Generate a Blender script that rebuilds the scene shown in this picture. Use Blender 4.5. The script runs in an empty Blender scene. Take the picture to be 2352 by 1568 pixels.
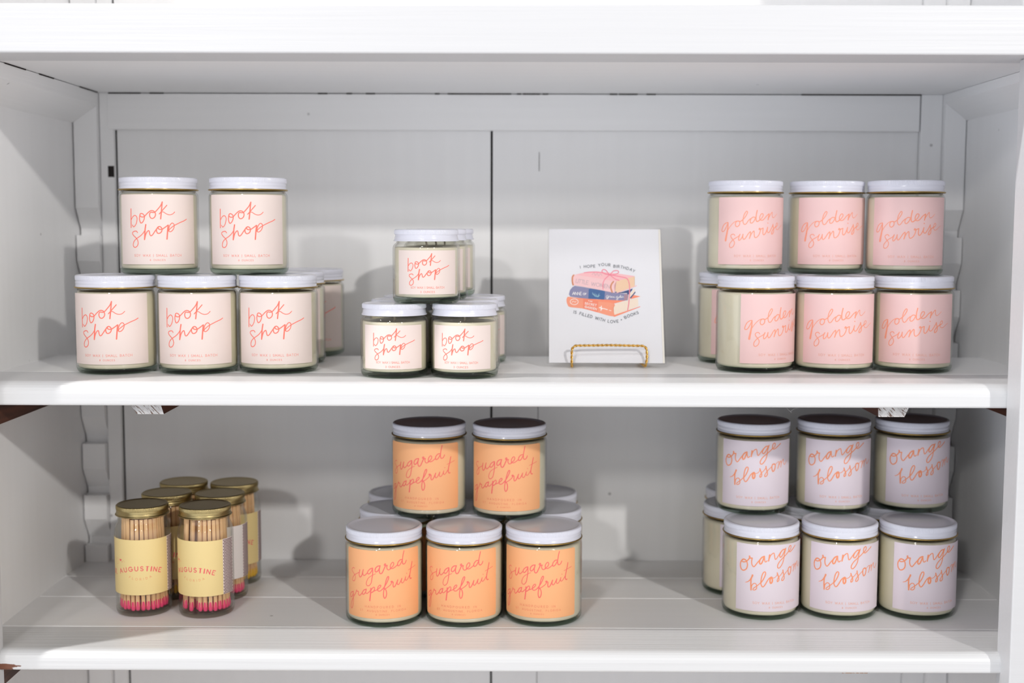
import bpy, bmesh, math, random
from mathutils import Vector, Matrix
random.seed(11)
SC = bpy.context.scene
COL = SC.collection
PI = math.pi
R_ = math.radians

# ------------------------------------------------------------------ helpers
def lin(c):
    def f(v):
        v /= 255.0
        return v / 12.92 if v <= .04045 else ((v + .055) / 1.055) ** 2.4
    return (f(c[0]), f(c[1]), f(c[2]), 1.0)

def link(name, me, parent=None):
    o = bpy.data.objects.new(name, me)
    COL.objects.link(o)
    if parent is not None:
        o.parent = parent
    return o

class MB:
    """collects vertices and faces for ONE mesh"""
    def __init__(s):
        s.v = []; s.f = []; s.m = []; s.sm = []
    def add(s, verts, faces, mat=0, smooth=True):
        b = len(s.v)
        s.v += [tuple(p) for p in verts]
        for i, f in enumerate(faces):
            s.f.append(tuple(b + k for k in f))
            s.m.append(mat[i] if isinstance(mat, (list, tuple)) else mat)
            s.sm.append(smooth)
    def mesh(s, name, mats):
        me = bpy.data.meshes.new(name)
        me.from_pydata(s.v, [], s.f)
        for m in mats: me.materials.append(m)
        me.polygons.foreach_set('material_index', s.m)
        me.polygons.foreach_set('use_smooth', s.sm)
        me.validate(); me.update()
        return me
    def obj(s, name, mats, parent=None):
        return link(name, s.mesh(name, mats if isinstance(mats, (list, tuple)) else [mats]), parent)
    # ---- shapes
    def box(s, x0, x1, y0, y1, z0, z1, mat=0, bev=0.0, seg=2):
        bm = bmesh.new()
        bmesh.ops.create_cube(bm, size=1)
        for v in bm.verts:
            v.co = Vector(((x0 + x1) / 2 + v.co.x * (x1 - x0), (y0 + y1) / 2 + v.co.y * (y1 - y0), (z0 + z1) / 2 + v.co.z * (z1 - z0)))
        if bev > 0:
            bmesh.ops.bevel(bm, geom=bm.edges[:], offset=bev, segments=seg, affect='EDGES', profile=.5)
        s.frombm(bm, mat, bev > 0)
        bm.free()
    def frombm(s, bm, mat=0, smooth=False):
        bm.verts.index_update()
        s.add([v.co[:] for v in bm.verts], [[v.index for v in f.verts] for f in bm.faces], mat, False)
    def lathe(s, prof, seg=64, mat=0, a0=0.0, smooth=True):
        """prof: list of (r, z[, mat of the band that follows])"""
        n = len(prof); vs = []; fs = []; ms = []
        for i in range(seg):
            a = a0 + 2 * PI * i / seg
            c, d = math.cos(a), math.sin(a)
            for p in prof: vs.append((p[0] * c, p[0] * d, p[1]))
        for i in range(seg):
            j = (i + 1) % seg
            for k in range(n - 1):
                a, b, c, d = i * n + k, j * n + k, j * n + k + 1, i * n + k + 1
                fs.append((a, b, c, d)); ms.append(prof[k][2] if len(prof[k]) > 2 else mat)
        s.add(vs, fs, ms, smooth)
    def extrude_x(s, prof, x0, x1, mat=0, nx=1):
        """closed (y,z) polygon pushed along x; counter-clockwise seen from +x"""
        n = len(prof)
        vs = []
        for i in range(nx + 1):
            x = x0 + (x1 - x0) * i / nx
            vs += [(x, p[0], p[1]) for p in prof]
        fs = []; ms = []
        for i in range(nx):
            for k in range(n):
                l = (k + 1) % n
                fs.append((i * n + k, i * n + l, (i + 1) * n + l, (i + 1) * n + k))
                ms.append(prof[k][2] if len(prof[k]) > 2 else mat)
        fs.append(tuple(range(n))[::-1]); ms.append(mat)
        fs.append(tuple(nx * n + k for k in range(n))); ms.append(mat)
        s.add(vs, fs, ms, False)
    def tube(s, pts, r, sides=8, mat=0, caps=True):
        P = [Vector(p) for p in pts]; n = len(P)
        rr = r if isinstance(r, (list, tuple)) else [r] * n
        T = [(P[min(i + 1, n - 1)] - P[max(i - 1, 0)]).normalized() for i in range(n)]
        up = Vector((0, 0, 1)) if abs(T[0].z) < .9 else Vector((0, 1, 0))
        N = (up - T[0] * up.dot(T[0])).normalized()
        vs = []
        for i in range(n):
            N = (N - T[i] * N.dot(T[i])).normalized(); B = T[i].cross(N)
            for k in range(sides):
                a = 2 * PI * k / sides
                vs.append(P[i] + (N * math.cos(a) + B * math.sin(a)) * rr[i])
        fs = []
        for i in range(n - 1):
            for k in range(sides):
                l = (k + 1) % sides
                fs.append((i * sides + k, i * sides + l, (i + 1) * sides + l, (i + 1) * sides + k))
        if caps:
            fs.append(tuple(range(sides))[::-1]); fs.append(tuple((n - 1) * sides + k for k in range(sides)))
        s.add(vs, fs, mat, True)

def thing(name, label, cat, loc=(0, 0, 0), rotz=0.0, group=None):
    o = bpy.data.objects.new(name, None)
    o.empty_display_size = .02
    COL.objects.link(o)
    o.location = loc; o.rotation_euler = (0, 0, rotz)
    o['label'] = label; o['category'] = cat
    if group: o['group'] = group
    return o

def dup(root, loc, rotz, label, group=None, skip=()):
    r = root.copy(); COL.objects.link(r)
    r.location = loc; r.rotation_euler = (0, 0, rotz); r['label'] = label
    if group: r['group'] = group
    for ch in list(root.children):
        if ch.name.split('.')[0] in skip: continue
        c = ch.copy(); COL.objects.link(c); c.parent = r
        for g in list(ch.children):
            d = g.copy(); COL.objects.link(d); d.parent = c
    return r

# ------------------------------------------------------------------ materials
def mat(name):
    m = bpy.data.materials.new(name); m.use_nodes = True
    nt = m.node_tree; nt.nodes.clear()
    out = nt.nodes.new('ShaderNodeOutputMaterial')
    return m, nt, out
def N(nt, t, **kw):
    n = nt.nodes.new(t)
    for k, v in kw.items():
        if k in n.inputs.keys(): n.inputs[k].default_value = v
        else: setattr(n, k, v)
    return n
def simple(name, srgb, rough=.5, metal=0.0, spec=.5, var=.04, vscale=60, bump=0.0):
    m, nt, out = mat(name)
    b = N(nt, 'ShaderNodeBsdfPrincipled'); b.inputs['Roughness'].default_value = rough
    b.inputs['Metallic'].default_value = metal; b.inputs['Specular IOR Level'].default_value = spec
    tc = N(nt, 'ShaderNodeTexCoord'); no = N(nt, 'ShaderNodeTexNoise'); no.inputs['Scale'].default_value = vscale
    nt.links.new(tc.outputs['Object'], no.inputs['Vector'])
    mx = N(nt, 'ShaderNodeMix', data_type='RGBA')
    c = lin(srgb)
    mx.inputs[6].default_value = c
    mx.inputs[7].default_value = tuple(min(1, v * (1 - var)) for v in c[:3]) + (1,)
    nt.links.new(no.outputs['Fac'], mx.inputs[0]); nt.links.new(mx.outputs[2], b.inputs['Base Color'])
    if bump:
        bp = N(nt, 'ShaderNodeBump'); bp.inputs['Strength'].default_value = bump; bp.inputs['Distance'].default_value = .001
        nt.links.new(no.outputs['Fac'], bp.inputs['Height']); nt.links.new(bp.outputs['Normal'], b.inputs['Normal'])
    nt.links.new(b.outputs[0], out.inputs[0])
    return m

def paint(name, srgb, rough=.42, axis=(3, 160, 160), bump=.25, wear=None, wearcol=(120, 75, 55), specks=True):
    """brushed white gloss paint on old wood; 'wear' = (noise scale, threshold, |x| from, z below) lets bare wood through"""
    m, nt, out = mat(name)
    L = nt.links.new
    b = N(nt, 'ShaderNodeBsdfPrincipled'); b.inputs['Roughness'].default_value = rough
    tc = N(nt, 'ShaderNodeTexCoord')
    mp = N(nt, 'ShaderNodeMapping'); mp.inputs['Scale'].default_value = axis
    L(tc.outputs['Object'], mp.inputs['Vector'])
    n1 = N(nt, 'ShaderNodeTexNoise'); n1.inputs['Scale'].default_value = 1.6; n1.inputs['Detail'].default_value = 5
    L(mp.outputs[0], n1.inputs['Vector'])
    n2 = N(nt, 'ShaderNodeTexNoise'); n2.inputs['Scale'].default_value = 9; n2.inputs['Detail'].default_value = 3
    L(tc.outputs['Object'], n2.inputs['Vector'])
    c = lin(srgb)
    mx = N(nt, 'ShaderNodeMix', data_type='RGBA')
    mx.inputs[6].default_value = tuple(v * .965 for v in c[:3]) + (1,); mx.inputs[7].default_value = tuple(min(1, v * 1.015) for v in c[:3]) + (1,)
    L(n1.outputs['Fac'], mx.inputs[0])
    col = mx.outputs[2]
    if specks:
        vo = N(nt, 'ShaderNodeTexVoronoi'); vo.inputs['Scale'].default_value = 16
        L(tc.outputs['Object'], vo.inputs['Vector'])
        ra = N(nt, 'ShaderNodeMapRange'); ra.inputs[1].default_value = .016; ra.inputs[2].default_value = .034; ra.inputs[3].default_value = .55; ra.inputs[4].default_value = 0
        L(vo.outputs['Distance'], ra.inputs[0])
        m2 = N(nt, 'ShaderNodeMix', data_type='RGBA'); m2.inputs[7].default_value = lin((96, 92, 92))
        L(ra.outputs[0], m2.inputs[0]); L(col, m2.inputs[6]); col = m2.outputs[2]
    if wear:
        sx = N(nt, 'ShaderNodeSeparateXYZ'); L(tc.outputs['Object'], sx.inputs[0])
        ab = N(nt, 'ShaderNodeMath', operation='ABSOLUTE'); L(sx.outputs['X'], ab.inputs[0])
        r1 = N(nt, 'ShaderNodeMapRange'); r1.inputs[1].default_value = wear[2]; r1.inputs[2].default_value = wear[2] + .07; L(ab.outputs[0], r1.inputs[0])
        r2 = N(nt, 'ShaderNodeMapRange'); r2.inputs[1].default_value = wear[3] + .005; r2.inputs[2].default_value = wear[3] - .003; L(sx.outputs['Z'], r2.inputs[0])
        n3 = N(nt, 'ShaderNodeTexNoise'); n3.inputs['Scale'].default_value = wear[0]; n3.inputs['Detail'].default_value = 6
        mp3 = N(nt, 'ShaderNodeMapping'); mp3.inputs['Scale'].default_value = (1, 2.2, 2.2); L(tc.outputs['Object'], mp3.inputs['Vector']); L(mp3.outputs[0], n3.inputs['Vector'])
        mu = N(nt, 'ShaderNodeMath', operation='MULTIPLY'); L(r1.outputs[0], mu.inputs[0]); L(r2.outputs[0], mu.inputs[1])
        ad = N(nt, 'ShaderNodeMath', operation='MULTIPLY'); L(mu.outputs[0], ad.inputs[0]); L(n3.outputs['Fac'], ad.inputs[1])
        r3 = N(nt, 'ShaderNodeMapRange'); r3.inputs[1].default_value = wear[1]; r3.inputs[2].default_value = wear[1] + .03; L(ad.outputs[0], r3.inputs[0])
        m3 = N(nt, 'ShaderNodeMix', data_type='RGBA'); m3.inputs[7].default_value = lin(wearcol)
        L(r3.outputs[0], m3.inputs[0]); L(col, m3.inputs[6]); col = m3.outputs[2]
    L(col, b.inputs['Base Color'])
    bp = N(nt, 'ShaderNodeBump'); bp.inputs['Strength'].default_value = bump; bp.inputs['Distance'].default_value = .0012
    am = N(nt, 'ShaderNodeMath', operation='ADD'); L(n1.outputs['Fac'], am.inputs[0]); L(n2.outputs['Fac'], am.inputs[1])
    L(am.outputs[0], bp.inputs['Height']); L(bp.outputs['Normal'], b.inputs['Normal'])
    L(b.outputs[0], out.inputs[0])
    return m

def wood(name, c0, c1, axis=(4, 90, 90), rough=.6, streak=None):
    m, nt, out = mat(name); L = nt.links.new
    b = N(nt, 'ShaderNodeBsdfPrincipled'); b.inputs['Roughness'].default_value = rough
    tc = N(nt, 'ShaderNodeTexCoord'); mp = N(nt, 'ShaderNodeMapping'); mp.inputs['Scale'].default_value = axis
    L(tc.outputs['Object'], mp.inputs['Vector'])
    n1 = N(nt, 'ShaderNodeTexNoise'); n1.inputs['Scale'].default_value = 2.5; n1.inputs['Detail'].default_value = 6; n1.inputs['Distortion'].default_value = .4
    L(mp.outputs[0], n1.inputs['Vector'])
    cr = N(nt, 'ShaderNodeValToRGB'); cr.color_ramp.elements[0].position = .35; cr.color_ramp.elements[1].position = .68
    cr.color_ramp.elements[0].color = lin(c0); cr.color_ramp.elements[1].color = lin(c1)
    L(n1.outputs['Fac'], cr.inputs[0]); col = cr.outputs[0]
    if streak:                                                   # thin brush-dragged second colour: (colour, grain scale, threshold)
        n3 = N(nt, 'ShaderNodeTexNoise'); n3.inputs['Scale'].default_value = 1.0; n3.inputs['Detail'].default_value = 5
        mr2 = N(nt, 'ShaderNodeMapping'); mr2.inputs['Rotation'].default_value = (0, .75, 0); L(tc.outputs['Object'], mr2.inputs['Vector'])
        mp2 = N(nt, 'ShaderNodeMapping'); mp2.inputs['Scale'].default_value = (streak[1], 60, streak[1] * .14)
        L(mr2.outputs[0], mp2.inputs['Vector']); L(mp2.outputs[0], n3.inputs['Vector'])
        rr = N(nt, 'ShaderNodeMapRange'); rr.inputs[1].default_value = streak[2]; rr.inputs[2].default_value = streak[2] + .06; L(n3.outputs['Fac'], rr.inputs[0])
        mx = N(nt, 'ShaderNodeMix', data_type='RGBA'); mx.inputs[7].default_value = lin(streak[0]); L(rr.outputs[0], mx.inputs[0]); L(col, mx.inputs[6]); col = mx.outputs[2]
    L(col, b.inputs['Base Color']); L(b.outputs[0], out.inputs[0])
    return m

def glass(name, tint, rough=.03, ior=1.5):
    """clear container glass: Fresnel mix of see-through and mirror, same for every ray"""
    m, nt, out = mat(name); L = nt.links.new
    tr = N(nt, 'ShaderNodeBsdfTransparent'); gl = N(nt, 'ShaderNodeBsdfGlossy')
    no = N(nt, 'ShaderNodeTexNoise'); no.inputs['Scale'].default_value = 25
    tc = N(nt, 'ShaderNodeTexCoord'); L(tc.outputs['Object'], no.inputs['Vector'])
    mx = N(nt, 'ShaderNodeMix', data_type='RGBA'); c = lin(tint); mx.inputs[6].default_value = c; mx.inputs[7].default_value = tuple(v * .97 for v in c[:3]) + (1,)
    L(no.outputs['Fac'], mx.inputs[0]); L(mx.outputs[2], tr.inputs['Color'])
    gl.inputs['Roughness'].default_value = rough
    lw = N(nt, 'ShaderNodeLayerWeight'); lw.inputs['Blend'].default_value = .5
    pw = N(nt, 'ShaderNodeMath', operation='POWER'); L(lw.outputs['Facing'], pw.inputs[0]); pw.inputs[1].default_value = 5.0
    f0 = ((ior - 1) / (ior + 1)) ** 2
    ma = N(nt, 'ShaderNodeMath', operation='MULTIPLY_ADD'); L(pw.outputs[0], ma.inputs[0]); ma.inputs[1].default_value = 1 - f0; ma.inputs[2].default_value = f0
    mi = N(nt, 'ShaderNodeMixShader'); L(ma.outputs[0], mi.inputs[0]); L(tr.outputs[0], mi.inputs[1]); L(gl.outputs[0], mi.inputs[2])
    L(mi.outputs[0], out.inputs[0])
    return m

M = {}
WHITE = (245, 245, 246)
M['paint'] = paint('brushed_white_paint', WHITE, axis=(3, 90, 90), bump=.15)
M['paint_v'] = paint('brushed_white_paint_upright', WHITE, axis=(60, 60, 2), bump=.12)
M['paint_y'] = paint('brushed_white_paint_depthwise', WHITE, axis=(160, 3, 160))
M['nosing'] = paint('thick_white_paint_dimmed', (221, 222, 224), rough=.33, bump=.35, wear=(70, .30, .40, -.249), specks=False)  # same white as the interior, greyed in the colour to offset strong front light
M['trim'] = paint('smooth_white_paint_dimmed', (212, 213, 216), rough=.36, bump=.18, specks=False)  # greyed likewise so the brightly lit rail and posts do not blow out
M['under'] = wood('dark_unpainted_board', (34, 20, 14), (62, 36, 26), axis=(3, 60, 60))
M['cleat'] = wood('brown_unpainted_batten', (58, 32, 22), (100, 58, 40), axis=(60, 4, 60))
M['crack'] = simple('dark_open_joint', (38, 32, 30), .9)
M['endpaint'] = wood('whitewashed_end_grain', (206, 204, 204), (236, 236, 236), axis=(60, 60, 60), streak=((112, 86, 74), 900, .54))
M['endbare'] = wood('bare_pine_end_grain', (178, 132, 98), (205, 160, 124), axis=(60, 60, 60), streak=((238, 234, 230), 700, .56))
M['floor'] = wood('worn_floorboards', (170, 152, 134), (200, 182, 162), axis=(3, 40, 40))
M['glass'] = glass('clear_jar_glass', (254, 254, 252))
M['glass_base'] = glass('thick_green_jar_base', (206, 216, 206))
M['glass_thin_base'] = glass('clear_jar_base', (228, 228, 222))
M['wax'] = simple('cream_soy_wax', (238, 231, 212), .45, var=.03)
M['wick'] = simple('cotton_wick', (225, 215, 196), .9)
M['wicktip'] = simple('waxed_brown_wick_tip', (150, 98, 70), .8)
M['lid'] = simple('white_enamel_lid', (224, 225, 237), .16, var=.01)
M['gold'] = simple('gold_lacquer_rim', (186, 156, 92), .32, metal=1.0)
M['goldlid'] = simple('brushed_gold_lid', (184, 166, 118), .36, metal=1.0, var=.08, vscale=200)
M['liner'] = simple('gold_lacquered_lid_lining', (170, 150, 96), .4, metal=.8)
M['brass'] = simple('gold_wire', (222, 178, 98), .24, metal=1.0)
M['lab_book'] = simple('blush_label_paper', (235, 219, 213), .55, var=.015)
M['ink_book'] = simple('coral_ink', (254, 122, 104), .55, var=.05)
M['lab_gold'] = simple('pink_label_paper', (237, 200, 198), .5, var=.015)
M['ink_gold'] = simple('peach_ink', (250, 160, 132), .5, var=.05)
M['lab_sugar'] = simple('orange_label_paper', (250, 182, 128), .5, var=.015)
M['ink_sugar'] = simple('rose_ink', (248, 108, 102), .5, var=.05)
M['lab_orange'] = simple('pale_lilac_label_paper', (228, 216, 224), .5, var=.015)
M['ink_orange'] = simple('orange_ink', (248, 152, 108), .5, var=.05)
for k, c in dict(book=(244, 152, 138), gold=(240, 178, 162), sugar=(242, 140, 106), orange=(238, 178, 158)).items():
    M['fine_' + k] = simple('fine_print_ink_' + k, c, .55, var=.05)
M['lab_yellow'] = simple('yellow_label_paper', (238, 213, 150), .6, var=.02)
M['lab_white'] = simple('plain_white_label_paper', (240, 232, 228), .6, var=.02)
M['ink_red'] = simple('red_ink', (238, 96, 104), .6)
M['ink_peach'] = simple('pale_peach_ink', (238, 168, 120), .6)
M['strike_bg'] = simple('striker_paper', (236, 220, 216), .7)
M['strike_dot'] = simple('maroon_striker_dots', (92, 48, 52), .8)
M['stick'] = wood('aspen_match_stick', (236, 188, 138), (250, 212, 166), axis=(60, 60, 6))
M['pink'] = simple('hot_pink_match_head', (250, 66, 128), .7, var=.15, vscale=300, bump=.4)
M['yel'] = simple('yellow_match_head', (246, 192, 30), .7, var=.15, vscale=300, bump=.4)
M['card'] = simple('white_card_stock', (232, 232, 237), .6, var=.01)
M['env'] = simple('cream_envelope_paper', (240, 236, 228), .7, var=.02)
M['sleeve'] = glass('clear_cello_sleeve', (253, 253, 253), .06, 1.3)
M['web'] = simple('dusty_cobweb', (205, 203, 200), .9)
for k, c in dict(c_coral=(248, 160, 130), c_deep=(246, 142, 114), c_coral_top=(250, 148, 116), c_page=(244, 226, 208), c_page2=(242, 206, 174),
                 c_slate=(142, 142, 176), c_blue=(70, 106, 158), c_navy=(64, 84, 132), c_pink=(246, 204, 206), c_pink2=(248, 192, 196), c_brown=(214, 140, 100),
                 c_rib=(244, 138, 158), c_text=(112, 116, 124), c_white=(250, 246, 244), c_grey=(206, 178, 186), c_leaf=(150, 190, 205)).items():
    M[k] = simple('print_' + k[2:], c, .6, var=.03, vscale=220)

# ------------------------------------------------------------------ lettering
LETTERING = {
'book': '''95,95:-251,608,-253,522,-254,435
79,79:-249,510,-230,536,-205,548,-187,532,-185,509,-194,474,-212,448,-227,442,-239,459
91,91:-154,558,-159,529,-159,506,-153,485,-144,476,-127,488,-114,515,-112,538,-120,557,-143,566,-155,554,-150,539,-135,533,-118,534,-106,543,-85,565,-61,586,-40,592,-21,584,-10,562,-14,539,-27,524,-43,519,-57,529,-63,550,-58,572,-46,577,-30,574,-11,581,16,611,37,638,52,672
111,111:52,672,44,596,35,516
87,87:93,642,68,613,45,586,23,561
67,67:45,580,62,580,79,567,100,557,117,554,140,559,156,571,165,581
79,79:-183,388,-193,401,-210,402,-233,394,-239,380,-226,361,-195,334,-181,309,-180,286,-191,263,-213,251,-231,261,-233,284,-220,311,-195,333,-155,358,-129,382,-112,407
119,119:-100,463,-108,415,-115,325
91,91:-113,331,-102,373,-88,398,-74,408,-68,393,-64,370,-55,359,-41,368,-21,397,-2,424,17,443
95,95:10,441,-3,422,-4,403,3,386,16,381,35,391,45,412,41,433,25,446,10,440,12,427,24,419,39,419,51,423,73,438,100,459
119,119:102,457,96,415,88,329
79,79:103,403,107,430,119,460,139,478,155,467,157,444,146,417,128,400,111,397,108,413,123,429,143,445,166,459,216,482,261,499,290,514''',
'golden': '''85,85:-289,498,-310,493,-335,473,-351,440,-355,417,-343,410,-326,421,-309,449,-294,482,-288,495
101,209:-288,496,-290,450,-296,406,-305,361,-310,332,-311,325
63,63:-290,422,-267,458,-239,490,-216,507,-193,514
89,89:-199,512,-178,512,-172,495,-177,473,-196,458,-211,466,-214,487,-206,504,-190,513,-174,507,-161,512,-146,524
85,85:-149,519,-125,547,-105,582,-101,601,-110,607,-123,591,-135,565,-141,531,-141,503,-132,483,-121,480,-108,491,-91,517,-71,536
89,89:-27,548,-47,551,-65,536,-74,514,-71,496,-58,493,-43,506,-30,528,-24,547
108,108:-8,615,-17,569,-18,525,-11,510,1,510,19,523
89,89:19,523,42,545,54,569,50,582,35,582,22,563,18,538,26,523,43,520,64,532,91,563,117,582
114,114:120,582,114,551,109,526
89,44:112,538,134,572,156,599,160,586,158,566,169,547,184,548,206,565,225,582
76,76:-217,373,-225,385,-239,386,-255,377,-256,361,-241,340,-225,319,-220,298,-229,272,-251,256,-267,263,-268,288,-254,311,-231,335,-204,352,-182,366,-167,386
89,89:-167,386,-175,366,-181,341,-176,326,-162,336,-147,358,-139,387
89,89:-139,387,-141,356,-134,337,-122,341,-104,367,-87,395,-73,410
104,104:-70,410,-68,390,-72,368,-78,346
89,89:-74,358,-60,390,-40,417,-34,410,-33,378,-27,357,-15,354,6,370,21,398,28,423
101,101:28,423,28,436,18,445,13,433,25,432,46,442,56,445
95,95:56,442,53,414,55,389,66,381,81,395,96,423,106,454
89,89:106,454,101,420,110,403,126,406,145,432,165,463,173,482
82,82:105,495,111,493
95,95:173,482,176,460,184,435,182,407,165,388,154,392,160,413,177,435,199,450,218,465
82,44:208,453,234,467,246,486,235,496,221,487,214,462,219,440,235,430,261,437,288,456,322,472''',
'sugar': '''59,59:-291,547,-304,554,-327,542,-330,522,-308,503,-288,487,-281,465,-288,439,-305,425,-324,431,-320,456,-294,486,-262,505,-228,523
87,87:-225,548,-233,510,-230,485,-220,477,-201,500,-186,554
79,79:-186,554,-191,518,-184,499,-172,499,-153,516,-139,533
87,87:-93,576,-112,568,-135,546,-141,525,-130,517,-113,529,-98,554,-92,574
95,47:-91,576,-91,523,-98,475,-108,430,-130,405,-148,407,-155,428,-139,470,-108,499,-62,524
95,95:-22,599,-42,596,-62,577,-68,553,-60,540,-42,551,-28,575,-20,601
95,95:-20,601,-28,567,-26,536,-16,524,-2,533,13,565,29,601
87,87:29,601,31,615,23,618,17,605,33,599,46,603
79,79:46,603,40,585,46,565,58,559,75,567
79,79:71,571,98,592,106,619,95,629,79,612,73,589,79,573,95,570,114,579,144,603
87,87:187,645,166,643,146,621,142,597,152,590,170,603,187,633
87,87:208,725,197,679,191,632,195,604,208,599,223,609,233,631
71,71:-317,322,-345,309,-361,281,-354,264,-333,274,-317,300,-313,325
67,67:-313,323,-313,265,-317,207,-333,163,-349,163,-346,204,-317,264,-282,312,-266,346
79,79:-266,348,-266,336,-242,335,-245,316,-234,300,-217,310,-192,342
87,87:-158,370,-182,358,-197,333,-194,318,-179,321,-163,343,-155,372
75,75:-155,370,-162,347,-158,332,-144,332,-115,360
115,115:-109,382,-113,330,-121,265
79,79:-113,338,-106,367,-87,392,-75,394,-73,378,-83,357,-100,343,-105,341,-75,360,-46,372
79,79:-50,371,-24,393,-14,412,-24,417,-40,400,-46,376,-38,359,-18,362,5,383
87,87:3,379,32,423,54,470,58,494,48,494,34,462,25,423,15,379,9,331,13,300,21,290,32,304,38,336,32,367,19,385
71,71:19,377,48,395,75,418,89,440
87,87:89,440,91,450,79,448,83,438,100,441,98,422,100,398,108,393,122,408,144,458
79,79:144,458,138,431,142,413,154,414,170,436,185,467
71,71:185,467,179,439,185,423,199,425,216,451,225,476
71,71:225,476,221,450,230,439,247,451,273,486
59,59:234,508,237,504
95,95:302,607,290,555,275,494,273,462,283,447,293,451
47,47:257,535,300,549,347,564''',
'orange': '''113,113:-296,582,-320,586,-343,566,-353,534,-348,500,-331,480,-311,481,-288,501,-280,534,-285,563,-300,583,-320,588,-337,576,-332,562,-311,561,-288,573,-270,592,-259,613
164,110:-261,623,-259,613,-257,606,-236,608
103,103:-234,608,-240,576,-236,545,-221,526,-208,535,-184,570,-158,604
130,130:-125,632,-145,621,-163,595,-166,568,-159,556,-146,566,-132,600,-123,630
96,96:-121,634,-120,604,-114,580,-104,581,-96,590
123,123:-74,647,-77,621,-81,589
89,89:-79,601,-63,642,-40,663,-30,660,-25,629,-17,602,-4,612,19,646,36,670
110,110:88,694,61,691,38,668,26,639,31,622,45,625,66,655,86,694
96,96:93,703,78,647,70,592,54,551,26,517,9,521,8,545,28,580,64,613,101,642,129,668
96,96:125,663,154,686,161,710,153,721,136,712,129,685,134,666,150,661,177,676,226,711
55,164:-296,365,-271,376,-250,398,-231,433,-229,443
130,130:-230,439,-242,400,-243,350,-240,298
86,86:-237,313,-233,344,-214,365,-196,362,-188,344,-189,317,-205,301,-222,302,-219,315,-195,335,-172,355,-147,381
103,103:-149,374,-123,418,-108,461,-112,482,-125,479,-140,448,-148,405,-149,367,-139,341,-126,338,-109,360,-86,403,-67,425,-52,434
144,144:-50,432,-63,411,-64,385,-56,371,-45,382,-42,405,-47,428
62,62:-47,426,-27,423,-6,437,7,458
116,69:5,471,11,451,22,426,24,401,14,387,6,389,9,409,25,433,46,453,60,473
116,69:65,493,68,470,78,441,81,413,68,393,54,394,56,411,73,438,95,461,122,486
116,116:156,513,135,509,127,486,131,455,141,438,156,452,165,481,164,505,151,515
55,55:167,507,197,530,215,530
82,82:213,531,209,496,198,464
75,75:204,481,224,519,237,537,242,509,237,475
69,69:238,500,256,531,273,550,276,520,288,496,303,498,331,529'''}
P1, P2, P3, P4, P5, WS, WUP, EXPO = 275.0, 125.0, 40.0, 145.0, 42.0, 1.22, .06, -0.05

def parse(block):
    out = []
    for line in block.split('\n'):
        w, p = line.split(':')
        w0, w1 = [float(v) / 100 for v in w.split(',')]
        q = [float(v) / 10 for v in p.split(',')]
        out.append((w0, w1, list(zip(q[0::2], q[1::2]))))
    return out

def spline(P, step):
    """Catmull-Rom through P, resampled about every 'step'"""
    if len(P) == 2: return [P[0], P[1]]
    Q = [(2 * P[0][0] - P[1][0], 2 * P[0][1] - P[1][1])] + list(P) + [(2 * P[-1][0] - P[-2][0], 2 * P[-1][1] - P[-2][1])]
    out = []
    for i in range(1, len(Q) - 2):
        a, b, c, d = Q[i - 1], Q[i], Q[i + 1], Q[i + 2]
        n = max(2, int(math.hypot(c[0] - b[0], c[1] - b[1]) / step))
        for k in range(n):
            t = k / n
            out.append(tuple(.5 * (2 * b[j] + (c[j] - a[j]) * t + (2 * a[j] - 5 * b[j] + 4 * c[j] - d[j]) * t * t + (3 * b[j] - a[j] - 3 * c[j] + d[j]) * t ** 3) for j in (0, 1)))
    out.append(P[-1])
    return out

def ribbon(P, w0, w1, capn=4):
    """flat pen stroke in 2-D -> (verts, faces)"""
    n = len(P); vs = []; fs = []
    L = []
    for i in range(n):
        a, b = P[max(i - 1, 0)], P[min(i + 1, n - 1)]
        dx, dy = b[0] - a[0], b[1] - a[1]; l = math.hypot(dx, dy) or 1
        L.append((-dy / l, dx / l))
    for i in range(n):
        w = (w0 + (w1 - w0) * i / max(1, n - 1)) / 2
        vs.append((P[i][0] + L[i][0] * w, P[i][1] + L[i][1] * w)); vs.append((P[i][0] - L[i][0] * w, P[i][1] - L[i][1] * w))
    for i in range(n - 1):
        fs.append((2 * i, 2 * i + 1, 2 * i + 3, 2 * i + 2))
    for (i, w, s) in ((0, w0, 1), (n - 1, w1, -1)):        # round caps
        a = math.atan2(L[i][1], L[i][0]); b = len(vs); ring = []
        for k in range(1, capn):
            t = a + s * PI * k / capn
            vs.append((P[i][0] + math.cos(t) * w / 2, P[i][1] + math.sin(t) * w / 2)); ring.append(b + k - 1)
        poly = [2 * i] + ring + [2 * i + 1]
        fs.append(tuple(poly if s > 0 else poly[::-1]))
    return vs, fs

def arc(cx, cy, rx, ry, a0, a1, n=10):
    return [(cx + rx * math.cos(R_(a0 + (a1 - a0) * k / n)), cy + ry * math.sin(R_(a0 + (a1 - a0) * k / n))) for k in range(n + 1)]
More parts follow.
